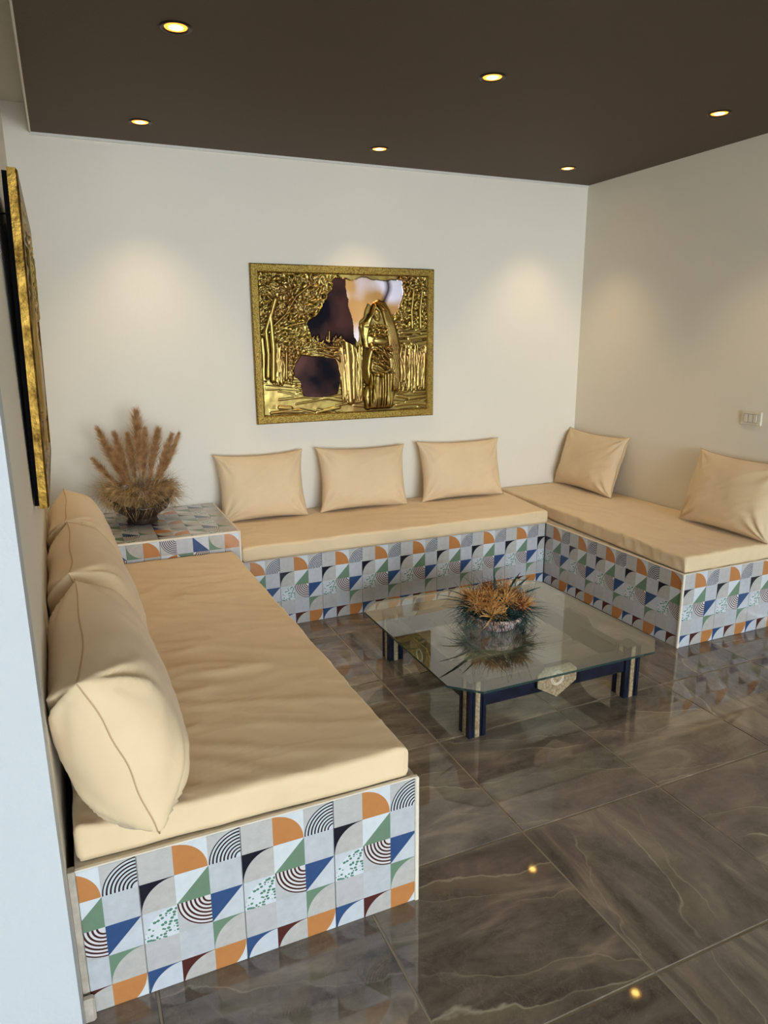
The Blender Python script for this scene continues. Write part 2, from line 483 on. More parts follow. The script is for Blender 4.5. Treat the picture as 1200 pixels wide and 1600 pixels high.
# left bench: x -10.6..0, y 0..YW-9
tk = 0.1
bl = thing('tiled_bench', 'nearest built-in bench along the left wall, end clad in geometric patterned tiles', 'bench', (-5.3, 12.7, 0), group='tiled benches around the seating corner')
def P_(o, base): o.location = -Vector(base) * S   # keep parts in world coordinates
def body(b, base, parent, x0, x1, y0, y1, z1, name='body', mat=None):
    o = MB().box(x0 - base[0], x1 - base[0], y0 - base[1], y1 - base[1], 0, z1).build(name, mat or M_LEDGE, parent); return o
base = (-5.3, 12.7, 0)
body(bl, base, bl, -10.6, -tk, tk, 25.4, H)
uvL = lambda x, d: (x - 10.6 + 0 + 3 * 5, d * 4.78 / 4.87)      # world x -> column (col 0 starts at x=-3)
tile_face(bl, (-10.6 - base[0], tk - base[1], H), (1, 0, 0), (0, 0, -1), face_rects(0, 10.6, [1.6, 4.6, 7.6]), uvL, 'L')
# side of the left bench (faces the room)
tile_face(bl, (-tk - base[0], 0.05 - base[1], H), (0, 1, 0), (0, 0, -1), face_rects(0, 25.35, [1 + 3 * i for i in range(9)]), lambda x, d: (x + 2, d * 4.78 / 4.87), 'Ls')
MB().cbox(-0.09 - base[0], 0.06 - base[0], -0.06 - base[1], 0.08 - base[1], 0, H + 0.03, 0.03).build('corner_trim', M_TRIM, bl)
MB().cbox(-10.6 - base[0], 0.03 - base[0], -0.02 - base[1], 0.12 - base[1], H, H + 0.05, 0.015).build('edge_trim', M_TRIM, bl)

MB().cbox(-10.8 - base[0], -10.6 - base[0], 0.02 - base[1], 0.3 - base[1], 0, H, 0.02).build('grout_filler', M_LEDGE, bl)
# back bench: x 0..24.22
XC, YB = 24.22, 25.7
base = (12, 30, 0)
bb = thing('tiled_bench', 'long built-in bench under the framed relief, front clad in patterned tiles', 'bench', base, group='tiled benches around the seating corner')
body(bb, base, bb, 0.0, XC - 0.06, YB + tk, YW - 0.03, H)
tile_face(bb, (0.02 - base[0], YB + tk - base[1], H), (1, 0, 0), (0, 0, -1), face_rects(0, XC - 0.08, [23.46 - 3 * i for i in range(8)]), lambda x, d: (x + 0.02 - 23.48 + 30, d * 4.78 / 4.87), 'B')
MB().cbox(0.0 - base[0], XC - 0.06 - base[0], YB - 0.03 - base[1], YB + 0.12 - base[1], H, H + 0.05, 0.015).build('edge_trim', M_LEDGE, bb)
# right bench
base = (29, 23, 0)
br = thing('tiled_bench', 'wide built-in bench along the right wall below the switch plate, sides clad in patterned tiles', 'bench', base, group='tiled benches around the seating corner')
YF = 11.71
body(br, base, br, XC + tk, XW - 0.03, YF + tk, YW - 0.03, H)
# inner face (faces -x): left end of the face is the far end
tile_face(br, (XC + tk - base[0], YB - base[1], H), (0, -1, 0), (0, 0, -1), face_rects(0, YB - YF, [3 * i + 3 - 2 - 0.01 - 0.0 for i in range(0)] + [YB - 13.71 - 3 * i for i in range(4)]), lambda x, d: (x - (YB - YF) + 2 + 15, d * 4.78 / 4.87), 'R')
tile_face(br, (XC - base[0], YF + tk - base[1], H), (1, 0, 0), (0, 0, -1), face_rects(0, XW - XC - 0.03, [3, 6, 9]), lambda x, d: (x, d * 4.78 / 4.87), 'Rf')
MB().cbox(XC - 0.06 - base[0], XC + 0.1 - base[0], YF - 0.06 - base[1], YF + 0.1 - base[1], 0, H + 0.03, 0.03).build('corner_trim', M_TRIM, br)
e = MB(); e.cbox(XC - 0.05 - base[0], XW - 0.03 - base[0], YF - 0.04 - base[1], YF + 0.12 - base[1], H, H + 0.05, 0.015)
e.build('edge_trim', M_TRIM, br)
MB().cbox(XC - 0.05 - base[0], XC + 0.12 - base[0], YF + 0.12 - base[1], YB - base[1], H, H + 0.05, 0.015).build('edge_trim', M_TRIM, br)
# corner side table block
base = (-5.6, 30, 0)
ZT = 7.15
YT = 25.5; XT = -0.12
tb = thing('tiled_side_table', 'square tiled corner block beside the left wall carrying the pampas grass bowl', 'side table', base)
MB().box(-11.2 - base[0], XT - tk - base[0], YT + tk - base[1], YW - 0.03 - base[1], 0, ZT - tk).build('body', M_GROUT, tb)
uvT = lambda x, d: (15 - d, x - (XT + 11.2) + 25)
W_ = XT + 11.2
tile_face(tb, (-11.2 - base[0], YT + tk - base[1], ZT - 0.05), (1, 0, 0), (0, 0, -1), [(a, b, c, d) for a, b in cuts(0, W_, [W_ - 5, W_ - 10]) for c, d in ((0, 3), (3, 6), (6, 7.1))], uvT, 'T')
tile_face(tb, (-11.2 - base[0], YW - 0.03 - base[1], ZT - tk), (1, 0, 0), (0, -1, 0), [(a, b, c, d) for a, b in cuts(0, W_, [W_ - 5, W_ - 10]) for c, d in ((0.1, 3.1), (3.1, 6.1), (6.1, YW - YT - 0.13))], lambda x, d: (15 - d + 0.4, x - W_ + 24), 'Tt')
tile_face(tb, (XT - tk - base[0], YT + 0.05 - base[1], ZT - 0.05), (0, 1, 0), (0, 0, -1), [(a, b, 0, 7.1) for a, b in cuts(0, YW - YT - 0.1, [3, 6])], lambda x, d: (x, d), 'Ts')
MB().cbox(-11.2 - base[0], XT + 0.06 - base[0], YT - 0.05 - base[1], YT + 0.1 - base[1], ZT - 0.1, ZT + 0.03, 0.03).build('edge_trim', M_TRIM, tb)
MB().cbox(XT - 0.08 - base[0], XT + 0.06 - base[0], YT - 0.05 - base[1], YT + 0.1 - base[1], 0.0, ZT - 0.1, 0.03).build('corner_trim', M_TRIM, tb)
MB().cbox(XT - 0.08 - base[0], XT + 0.06 - base[0], YT + 0.1 - base[1], YW - 0.04 - base[1], ZT - 0.1, ZT + 0.03, 0.03).build('edge_trim', M_TRIM, tb)

# ------------------------------------------------------------------ mattresses
def mattress(name, label, quad, z0, z1, seed, drape=0.05, crease=0.05, cre_dir=(1, 0.4), r=0.2, group=None):
    """quad: four corners (x,y) near-left, near-right, far-right, far-left"""
    q = [Vector((*c, 0)) for c in quad]
    W = (q[1] - q[0]).length; D = (q[3] - q[0]).length; Hh = z1 - z0
    cx = sum(c.x for c in q) / 4; cy = sum(c.y for c in q) / 4
    def coords(L, step):
        n = max(2, int((L - 2 * r) / step)); e = [0, r * 0.13, r * 0.35, r * 0.65]
        mid = [r + (L - 2 * r) * i / n for i in range(n + 1)]
        return e + mid + [L - x for x in e[::-1]]
    xs, ys, zs = coords(W, 0.22), coords(D, 0.22), coords(Hh, 0.2)
    idx = {}; V = []; Fc = []
    def vert(i, j, k):
        t = (i, j, k)
        if t in idx: return idx[t]
        p = Vector((xs[i], ys[j], zs[k]))
        c = Vector((min(max(p.x, r), W - r), min(max(p.y, r), D - r), min(max(p.z, r), Hh - r)))
        d = p - c
        nrm = d.normalized() if d.length > 1e-9 else Vector((0, 0, 1))
        if d.length > 1e-9: p = c + nrm * r
        s = seed * 13.7
        top = max(0, nrm.z); side = math.hypot(nrm.x, nrm.y)
        # crumpled creases on the top and hanging folds on the sides
        a = Vector((p.x * cre_dir[0] - p.y * cre_dir[1], p.x * cre_dir[1] + p.y * cre_dir[0], 0))
        n1 = noise.noise(Vector((a.x * 0.16 + s, a.y * 0.55, 0))); n2 = noise.noise(Vector((a.x * 0.4, a.y * 1.1 + s, 3.1)))
        ridge = max(0.0, 1 - abs(n1) * 5) ** 2 + 0.55 * max(0.0, 1 - abs(n2) * 5) ** 2
        mask = 0.5 + 0.8 * noise.noise(Vector((p.x * 0.18, p.y * 0.18, s + 9)))
        dz = top * (crease * ridge * max(0, mask) + 0.05 * noise.noise(Vector((p.x * 0.3, p.y * 0.3, s))))
        along = p.x if abs(nrm.y) > abs(nrm.x) else p.y
        fold = noise.noise(Vector((along * 0.9 + p.z * 0.8, s, p.z * 0.5))) + 0.5 * noise.noise(Vector((along * 2.2 - p.z * 1.2, s + 4, 1)))
        p = p + Vector((nrm.x, nrm.y, 0)) * drape * fold * side
        p.z += dz
        if k == 0: p.z = 0
        u, v = p.x / W, p.y / D
        b = q[0] * (1 - u) * (1 - v) + q[1] * u * (1 - v) + q[2] * u * v + q[3] * (1 - u) * v
        idx[t] = len(V); V.append((b.x - cx, b.y - cy, p.z)); return idx[t]
    nx, ny, nz = len(xs) - 1, len(ys) - 1, len(zs) - 1
    for i in range(nx):
        for j in range(ny):
            Fc.append((vert(i, j, nz), vert(i + 1, j, nz), vert(i + 1, j + 1, nz), vert(i, j + 1, nz)))
            Fc.append((vert(i, j, 0), vert(i, j + 1, 0), vert(i + 1, j + 1, 0), vert(i + 1, j, 0)))
    for i in range(nx):
        for k in range(nz):
            Fc.append((vert(i, 0, k), vert(i + 1, 0, k), vert(i + 1, 0, k + 1), vert(i, 0, k + 1)))
            Fc.append((vert(i, ny, k), vert(i, ny, k + 1), vert(i + 1, ny, k + 1), vert(i + 1, ny, k)))
    for j in range(ny):
        for k in range(nz):
            Fc.append((vert(0, j, k), vert(0, j, k + 1), vert(0, j + 1, k + 1), vert(0, j + 1, k)))
            Fc.append((vert(nx, j, k), vert(nx, j + 1, k), vert(nx, j + 1, k + 1), vert(nx, j, k + 1)))
    o = mesh_obj(name, V, Fc, M_FAB, None, True)
    o.location = (cx * S, cy * S, z0 * S)
    o['label'] = label; o['category'] = 'mattress'
    if group: o['group'] = group
    return o
mattress('bench_mattress', 'large sand mattress on the nearest bench along the left wall', [(-10.5, 0.3), (-0.25, 0.12), (-0.62, 25.42), (-10.95, 25.42)], H + 0.03, 5.95, 1, 0.07, 0.12, (1, 0.35), group='mattresses on the tiled benches')
mattress('bench_mattress', 'long sand mattress on the back bench under the framed relief', [(0.03, 25.72), (24.26, 25.6), (25.5, 34.5), (0.03, 34.5)], H + 0.06, 5.92, 2, 0.13, 0.04, (1, 0.1), group='mattresses on the tiled benches')
mattress('bench_mattress', 'sand mattress on the right bench below the switch plate', [(24.34, 11.78), (33.55, 11.78), (33.55, 34.5), (25.6, 34.5)], H + 0.06, 5.95, 3, 0.15, 0.07, (0.2, 1), group='mattresses on the tiled benches')

# ------------------------------------------------------------------ cushions
ZM = 5.95
def cushion(label, w, h, t, seed, loc, rotz, lean, group=None, full=3.0, ear=0.065, roll=0.0, full_u=None, wall=None):
    root = thing('cushion', label, 'cushion', loc, (0, 0, 0), group)
    rm = Matrix.Rotation(rotz, 4, 'Z') @ Matrix.Rotation(-lean, 4, 'X') @ Matrix.Rotation(roll, 4, 'Y')
    root.rotation_euler = rm.to_euler()
    rinv = rm.inverted(); full_u = full_u or full
    def press(p):
        q = rm @ p + Vector(loc)
        q.z = max(q.z, ZM + 0.03 + 0.012 * max(0.0, ZM + 0.03 - q.z))
        if wall:
            ax, lim = wall(q)
            if ax == 0: q.x = min(q.x, lim) if lim > 0 else max(q.x, lim)
            else: q.y = min(q.y, lim)
        return rinv @ (q - Vector(loc))
    rnd = random.Random(seed); nu, nv = 64, 48
    V = []; F = []; seam = []
    cor = [(-1, -1), (1, -1), (1, 1), (-1, 1)]
    ph = [(rnd.uniform(0, 6), rnd.uniform(9, 14), rnd.uniform(0.7, 1.3)) for _ in cor]
    off = seed * 7.3
    def pt(u, v, side):
        X = w / 2 * u * (1 - ear * (1 - v * v) ** 1.0 * (0.8 + 0.2 * abs(u)))
        Z = h / 2 * v * (1 - ear * 1.2 * (1 - u * u))
        th = t / 2 * max(0, (1 - abs(u) ** full_u)) ** 0.5 * max(0, (1 - abs(v) ** full)) ** 0.5
        # radiating tucks near corners
        wr = 0
        for (a, b), (p0, kf, am) in zip(cor, ph):
            dx, dz = (u - a) * w / 2, (v - b) * h / 2
            dd = math.hypot(dx, dz)
            if dd > 1e-6:
                an = math.atan2(dz, dx)
                wr += am * math.exp(-(dd / (0.28 * h)) ** 2) * math.sin(an * kf + p0 + dd * 0.8) * min(1, dd * 2)
        n1 = noise.noise(Vector((X * 0.5, Z * 0.5, off + side * 3))); n2 = noise.noise(Vector((X * 1.5 + off, Z * 0.6, side * 5)))
        cr = max(0, 1 - abs(noise.noise(Vector((X * 0.25 + off, Z * 1.1 - X * 0.5, 2.0 + side)))) * 6) ** 2
        edge = min(1, 6 * (1 - max(abs(u), abs(v))))
        th += edge * ((0.16 if full_u < 5 else 0.24) * wr + 0.09 * n1 + 0.03 * n2 + 0.04 * cr)
        th = max(th, 0.035)
        fl_ = 1 + 0.035 * (abs(u) * abs(v)) ** 10
        X *= fl_; Z *= fl_
        bend = 0.07 * noise.noise(Vector((u * 1.3, v * 1.3, off + 20)))
        Zs = Z - 0.12 * h * 0.0
        # weight settles on the bottom
        sag = 1 + 0.12 * (-v) * (1 - u * u)
        wav = 0.035 * math.sin(u * 5 + off) * (abs(v) ** 6) + 0.025 * math.sin(v * 9 + off) * abs(u) ** 6
        return press(Vector((X + wav * 0.6, side * th * sag + bend + wav, h / 2 + Zs)))
    for side in (-1, 1):
        base_i = len(V)
        for j in range(nv + 1):
            for i in range(nu + 1):
                u = -math.cos(math.pi * i / nu) * 0.35 + (2 * i / nu - 1) * 0.65
                v = -math.cos(math.pi * j / nv) * 0.35 + (2 * j / nv - 1) * 0.65
                V.append(tuple(pt(u, v, side)))
        for j in range(nv):
            for i in range(nu):
                a = base_i + j * (nu + 1) + i
                q = (a, a + 1, a + nu + 2, a + nu + 1)
                F.append(q if side < 0 else q[::-1])
    # join both halves around the rim
    rim = [(i, 0) for i in range(nu)] + [(nu, j) for j in range(nv)] + [(nu - i, nv) for i in range(nu)] + [(0, nv - j) for j in range(nv)]
    N1 = (nu + 1) * (nv + 1)
    ids = [j * (nu + 1) + i for i, j in rim]
    for k in range(len(ids)):
        a, b = ids[k], ids[(k + 1) % len(ids)]
        F.append((a, a + N1, b + N1, b))
    mesh_obj('cover', V, F, M_FAB, root, True)
    ring = [((Vector(V[a]) + Vector(V[a + N1])) / 2) for a in ids]
    c = Vector((0, 0, h / 2))
    ring = [p + (p - c).normalized() * 0.02 for p in ring] ; ring.append(ring[0])
    sm = MB().tube(ring, [0.022] * len(ring), 5); sm.build('seam', M_SEAM, root, True)
    return root
def w_back(q): return 1, YW - 0.04
def w_right(q): return 0, XW - 0.04
def w_left(q): return 0, -10.8 - 0.55 * (max(q.y, -0.3) + 0.3) / 34.9 + 0.05
L = math.radians
cushion('sand cushion on the back bench nearest the pampas grass bowl', 6.6, 5.0, 2.3, 1, (3.4, 32.5, ZM), 0, L(14), 'cushions on the back bench', roll=L(0), wall=w_back)
cushion('sand cushion leaning on the back wall directly below the middle of the framed relief', 7.4, 4.95, 2.2, 2, (11.6, 32.5, ZM), 0, L(14), 'cushions on the back bench', roll=L(1.5), wall=w_back)
cushion('sand cushion on the back bench nearest the room corner, right of the framed relief', 7.7, 4.9, 2.2, 3, (20.6, 32.4, ZM), 0, L(15), 'cushions on the back bench', roll=L(1.0), wall=w_back)
cushion('sand cushion leaning on the right wall nearest the room corner', 7.6, 5.2, 2.2, 4, (31.6, 30.7, ZM), -math.pi / 2, L(17), 'cushions on the right bench', roll=L(0.5), wall=w_right)
cushion('sand cushion on the right bench near its front end, below the switch plate', 7.6, 5.3, 2.5, 5, (31.4, 15.4, ZM), -math.pi / 2, L(17), 'cushions on the right bench', roll=L(0.5), wall=w_right)
cushion('plump sand cushion nearest the viewer on the left bench, corner hanging past the mattress', 8.3, 5.1, 3.3, 6, (-8.35, 3.5, ZM - 0.05), math.pi / 2, L(17), 'cushions along the left wall', 3.4, full_u=6.5, roll=L(0), wall=w_left)
cushion('middle one of the three sand cushions in the row along the left wall', 8.0, 5.1, 3.2, 7, (-8.5, 12.7, ZM), math.pi / 2, L(17), 'cushions along the left wall', 3.4, full_u=6.5, wall=w_left)
cushion('sand cushion along the left wall nearest the tiled corner block', 7.9, 5.1, 3.0, 8, (-8.65, 21.1, ZM), math.pi / 2, L(17), 'cushions along the left wall', 3.4, full_u=6.5, wall=w_left)

# ------------------------------------------------------------------ embossed pictures
def fbm(n, m, f, seed, octs=4):
    out = np.zeros((m, n)); amp = 1.0; rs = np.random.RandomState(seed)
    for o in range(octs):
        gx, gy = int(f * 2 ** o) + 2, int(f * 2 ** o * m / n) + 2
        g = rs.rand(gy + 1, gx + 1)
        x = np.linspace(0, gx - 1.001, n); y = np.linspace(0, gy - 1.001, m)
        xi, yi = x.astype(int), y.astype(int); fx, fy = x - xi, y - yi
        fx = fx * fx * (3 - 2 * fx); fy = (fy * fy * (3 - 2 * fy))[:, None]
        a = g[np.ix_(yi, xi)] * (1 - fx) + g[np.ix_(yi, xi + 1)] * fx
        b = g[np.ix_(yi + 1, xi)] * (1 - fx) + g[np.ix_(yi + 1, xi + 1)] * fx
        out += amp * (a * (1 - fy) + b * fy - 0.5); amp *= 0.5
    return out

class Relief:
    def __init__(s, n, m, w, h, seed):
        s.n, s.m, s.w, s.h = n, m, w, h
        s.z = np.zeros((m, n)); s.rnd = random.Random(seed)
        s.X, s.Y = np.meshgrid(np.linspace(0, 1, n), np.linspace(0, 1, m))   # s right, t down
        s.tint = np.zeros((m, n, 3)); s.tint[:] = lin(206, 166, 66)[:3]
        s.seed = seed
    def win(s, x0, x1, y0, y1):
        i0 = max(0, int(x0 * (s.n - 1))); i1 = min(s.n, int(x1 * (s.n - 1)) + 2)
        j0 = max(0, int(y0 * (s.m - 1))); j1 = min(s.m, int(y1 * (s.m - 1)) + 2)
        return slice(j0, j1), slice(i0, i1)
    def leaf(s, cx, cy, ln, wd, ang, hh):
        r = max(ln, wd) * 1.2
        w = s.win(cx - r, cx + r, cy - r * 1.35, cy + r * 1.35)
        dx = s.X[w] - cx; dy = (s.Y[w] - cy) * s.h / s.w
        if dx.size == 0: return
        a = dx * math.cos(ang) + dy * math.sin(ang); b = -dx * math.sin(ang) + dy * math.cos(ang)
        q = 1 - (a / ln) ** 2 - (b / wd) ** 2
        bump = hh * np.sqrt(np.maximum(q, 0))
        s.z[w] = np.where(q > 0, np.maximum(s.z[w] * 0.25, 0) + bump, s.z[w])
    def line(s, pts, wd, hh, mode='max'):
        for (x0, y0), (x1, y1) in zip(pts[:-1], pts[1:]):
            w = s.win(min(x0, x1) - wd * 1.5, max(x0, x1) + wd * 1.5, min(y0, y1) - wd * 2, max(y0, y1) + wd * 2)
            ax = s.X[w] - x0; ay = (s.Y[w] - y0) * s.h / s.w
            if ax.size == 0: continue
            bx, by = x1 - x0, (y1 - y0) * s.h / s.w; L2 = bx * bx + by * by + 1e-12
            t = np.clip((ax * bx + ay * by) / L2, 0, 1)
            d = np.hypot(ax - t * bx, ay - t * by)
            q = hh * np.sqrt(np.maximum(1 - (d / wd) ** 2, 0))
            s.z[w] = np.maximum(s.z[w], q) if hh > 0 else np.where(d < wd, s.z[w] + q, s.z[w])
    def poly(s, pts, warp=0.0, wf=14):
        X = s.X + warp * fbm(s.n, s.m, wf, s.seed + 3); Y = s.Y + warp * fbm(s.n, s.m, wf, s.seed + 5)
        ins = np.zeros(X.shape, bool); k = len(pts)
        for i in range(k):
            x0, y0 = pts[i]; x1, y1 = pts[(i + 1) % k]
            c = ((y0 > Y) != (y1 > Y)) & (X < (x1 - x0) * (Y - y0) / (y1 - y0 + 1e-12) + x0)
            ins ^= c
        return ins
    def blur(s, A, r=1):
        for _ in range(r):
            A = (A + np.roll(A, 1, 0) + np.roll(A, -1, 0) + np.roll(A, 1, 1) + np.roll(A, -1, 1)) / 5
        return A

def forest_relief(n, m, w, h, seed, figure=True):
    R = Relief(n, m, w, h, seed); rd = R.rnd
    R.z += 0.05 * fbm(n, m, 8, seed)
    def foliage(poly, count, l=(0.012, 0.034), ww=(0.006, 0.012), hh=(0.10, 0.22)):
        xs = [p[0] for p in poly]; ys = [p[1] for p in poly]; k = 0
        msk = R.poly(poly)
        while k < count:
            x = rd.uniform(min(xs), max(xs)); y = rd.uniform(min(ys), max(ys))
            if msk[min(m - 1, int(y * (m - 1)))][min(n - 1, int(x * (n - 1)))]:
                R.leaf(x, y, rd.uniform(*l), rd.uniform(*ww), rd.gauss(-0.9, 0.8), rd.uniform(*hh)); k += 1
    # ground strokes
    for i in range(80):
        x = rd.uniform(0, 0.95); y = rd.uniform(0.74, 0.99); a = rd.uniform(-0.25, 0.35); l = rd.uniform(0.06, 0.2)
        R.line([(x, y), (x + l, y + l * a)], rd.uniform(0.004, 0.01), rd.uniform(0.03, 0.09))
    for i in range(60):
        x = rd.uniform(0.72, 1); y = rd.uniform(0.34, 0.62); l = rd.uniform(0.05, 0.13)
        R.line([(x, y), (x + l, y - l * rd.uniform(-0.3, 0.6))], rd.uniform(0.005, 0.014), rd.uniform(0.05, 0.13))
    # horizon band left
    for i in range(50):
        x = rd.uniform(0.05, 0.42); y = rd.uniform(0.47, 0.58)
        R.line([(x, y), (x + rd.uniform(0.04, 0.12), y + rd.uniform(-0.02, 0.03))], 0.007, rd.uniform(0.06, 0.13))
    # upright reeds
    def reeds(x0, x1, t0, t1, cnt, wd=(0.003, 0.008)):
        for i in range(cnt):
            x = rd.uniform(x0, x1); a = t0 + rd.uniform(0, 0.12); b = t1 - rd.uniform(0, 0.1)
            R.line([(x, b), (x + rd.uniform(-0.012, 0.012), (a + b) / 2), (x + rd.uniform(-0.02, 0.02), a)], rd.uniform(*wd), rd.uniform(0.06, 0.17))
    reeds(0.05, 0.2, 0.48, 0.78, 50); reeds(0.46, 0.58, 0.5, 0.93, 110); reeds(0.81, 0.99, 0.5, 0.86, 120)
    for k in range(26):                                  # slanted grass beside the pond
        x = 0.42 + k * 0.003; R.line([(x, 0.6 + k * 0.003), (x + 0.07, 0.93)], 0.005, 0.1)
    R.line([(0.51, 0.92), (0.5, 0.6), (0.487, 0.38)], 0.02, 0.2); R.line([(0.53, 0.9), (0.535, 0.6), (0.52, 0.46)], 0.015, 0.17)
    # masses of leaves
    foliage([(0, 0), (0.46, 0), (0.42, 0.14), (0.36, 0.26), (0.3, 0.34), (0.3, 0.44), (0.36, 0.52), (0.2, 0.5), (0, 0.42)], 640)
    foliage([(0.13, 0.5), (0.24, 0.46), (0.24, 0.66), (0.15, 0.75)], 70, (0.01, 0.02), (0.008, 0.012))
    foliage([(0.82, 0.0), (1, 0.0), (1, 0.38), (0.8, 0.38), (0.78, 0.2)], 190, (0.012, 0.026), (0.008, 0.014))
    # trunks and boughs
    for x, a, b, wd in ((0.025, 0.4, 0.72, 0.012), (0.055, 0.3, 0.74, 0.016)):
        R.line([(x, b), (x + 0.008, (a + b) / 2), (x, a), (x + 0.03, a - 0.12)], wd, 0.3)
    R.line([(0.055, 0.38), (0.14, 0.28), (0.2, 0.16), (0.28, 0.08)], 0.007, 0.26)
    R.line([(0.055, 0.42), (0.16, 0.36), (0.24, 0.34)], 0.006, 0.24)
    R.line([(0.13, 0.74), (0.135, 0.55)], 0.008, 0.22)
    for x in (0.90, 0.955): R.line([(x, 0.38), (x - 0.004, 0.25), (x + 0.01, 0.1)], 0.008, 0.28)
    dark = R.poly([(0.43, 0.02), (0.5, 0.01), (0.505, 0.15), (0.535, 0.33), (0.55, 0.5), (0.44, 0.46), (0.4, 0.5), (0.33, 0.49), (0.28, 0.44), (0.26, 0.34), (0.31, 0.27), (0.36, 0.2), (0.4, 0.12)], 0.03)
    bright = R.poly([(0.49, 0.02), (0.84, 0.03), (0.86, 0.1), (0.83, 0.18), (0.8, 0.28), (0.76, 0.28), (0.62, 0.2), (0.6, 0.3), (0.57, 0.34), (0.565, 0.48), (0.54, 0.44), (0.53, 0.3), (0.5, 0.15)], 0.025)
    pond = R.poly([(0.215, 0.57), (0.42, 0.6), (0.44, 0.66), (0.45, 0.76), (0.43, 0.86), (0.34, 0.885), (0.23, 0.87), (0.215, 0.76), (0.175, 0.72), (0.18, 0.66)], 0.012)
    flat = dark | bright | pond
    smooth = 0.03 * fbm(n, m, 5, seed + 9, 2)
    R.z = np.where(flat, smooth + 0.02, R.z)
    # bright leaf tips overlapping the sky
    for i in range(30): R.leaf(rd.uniform(0.28, 0.46), rd.uniform(0.44, 0.5), 0.014, 0.007, rd.gauss(-1.4, 0.4), 0.12)
    R.line([(0.385, 0.48), (0.388, 0.4)], 0.006, 0.16)
    cloth = np.zeros((m, n), bool)
    if figure:
        shape = [(0.69, 0.175), (0.73, 0.19), (0.76, 0.25), (0.79, 0.34), (0.815, 0.45), (0.825, 0.6), (0.82, 0.78), (0.79, 0.86), (0.76, 0.985), (0.6, 0.985), (0.59, 0.88), (0.61, 0.8), (0.58, 0.74), (0.575, 0.62), (0.6, 0.54), (0.585, 0.44), (0.57, 0.36), (0.61, 0.33), (0.635, 0.28), (0.65, 0.2)]
        cloth = R.poly(shape, 0.004)
        # rounded body
        e_ = cloth.copy(); d = np.zeros((m, n))
        for _ in range(30):
            e_ = e_ & np.roll(e_, 1, 0) & np.roll(e_, -1, 0) & np.roll(e_, 1, 1) & np.roll(e_, -1, 1); d += e_
        d = R.blur(d, 6)
        R.z = np.where(cloth, 0.1 + 0.26 * np.sqrt(np.clip(d / 30, 0, 1)), R.z)
        def add(pts, wd, hh):
            z0 = R.z.copy(); R.z[:] = 0; R.line(pts, wd, hh); R.z = z0 + np.where(cloth, R.z, R.z * 0.6)
        def addleaf(cx, cy, ln, wd, ang, hh):
            z0 = R.z.copy(); R.z[:] = 0; R.leaf(cx, cy, ln, wd, ang, hh); R.z = z0 + R.z
        # veil folds falling from the crown
        for k in range(9):
            o = k / 8.0
            add([(0.675 + 0.01 * o, 0.2 - 0.01 * o + 0.02 * abs(o - 0.5)), (0.70 + 0.035 * o, 0.25), (0.725 + 0.055 * o, 0.36), (0.745 + 0.062 * o, 0.5), (0.752 + 0.06 * o, 0.68), (0.765 + 0.04 * o, 0.84)], 0.0052, 0.12)
        for k in range(5):
            o = k / 4.0
            add([(0.665 - 0.01 * o, 0.2 + 0.02 * o), (0.648 - 0.01 * o, 0.28), (0.62 - 0.03 * o, 0.36), (0.607 - 0.02 * o, 0.46), (0.615 - 0.02 * o, 0.52)], 0.005, 0.10)
        # bowed face, shawl, bundle in the arms
        addleaf(0.668, 0.285, 0.036, 0.02, 1.35, 0.13); addleaf(0.664, 0.295, 0.012, 0.005, 1.3, 0.06); addleaf(0.676, 0.262, 0.016, 0.006, 0.3, 0.06)
        for i in range(46): addleaf(rd.uniform(0.63, 0.73), rd.uniform(0.36, 0.44), rd.uniform(0.008, 0.016), 0.006, rd.uniform(-1, 1), 0.09)
        addleaf(0.69, 0.475, 0.045, 0.022, 0.1, 0.14)
        for i in range(46): addleaf(rd.uniform(0.65, 0.74), rd.uniform(0.52, 0.68), rd.uniform(0.015, 0.036), rd.uniform(0.005, 0.009), rd.gauss(0.7, 0.4), 0.1)
        add([(0.64, 0.695), (0.69, 0.715), (0.745, 0.7)], 0.009, 0.13); add([(0.64, 0.72), (0.7, 0.735)], 0.007, 0.1)
        # hanging sleeve
        for q in range(3):
            add([(0.642 - q * 0.004, 0.52), (0.614 + q * 0.002, 0.6), (0.604 + q * 0.003, 0.68), (0.612 + q * 0.003, 0.76), (0.628, 0.8)], 0.026 - q * 0.007, 0.1)
        # skirt pleats
        for i in range(46):
            x = rd.uniform(0.62, 0.77); add([(x, 0.72), (x + rd.uniform(-0.008, 0.004), 0.97)], rd.uniform(0.003, 0.006), rd.uniform(0.05, 0.14))
        add([(0.612, 0.83), (0.603, 0.9), (0.618, 0.97)], 0.018, 0.16)
    R.z = R.blur(R.z, 1)
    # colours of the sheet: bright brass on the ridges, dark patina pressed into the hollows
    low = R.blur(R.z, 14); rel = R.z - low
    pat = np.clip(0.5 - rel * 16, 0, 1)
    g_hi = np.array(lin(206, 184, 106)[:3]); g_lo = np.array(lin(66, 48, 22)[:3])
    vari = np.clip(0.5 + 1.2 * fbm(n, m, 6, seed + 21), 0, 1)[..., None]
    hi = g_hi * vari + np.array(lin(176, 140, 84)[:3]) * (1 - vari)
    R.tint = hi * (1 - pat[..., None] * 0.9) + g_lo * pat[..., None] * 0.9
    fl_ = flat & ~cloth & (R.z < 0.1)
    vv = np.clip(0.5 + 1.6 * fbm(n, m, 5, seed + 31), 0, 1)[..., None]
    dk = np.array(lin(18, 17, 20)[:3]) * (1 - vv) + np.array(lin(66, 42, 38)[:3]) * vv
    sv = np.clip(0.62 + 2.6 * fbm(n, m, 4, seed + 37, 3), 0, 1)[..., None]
    bt = np.array(lin(196, 148, 92)[:3]) * (1 - sv) + np.array(lin(232, 224, 238)[:3]) * sv  # daylight reflection painted into the bright patch as silver-lilac colour
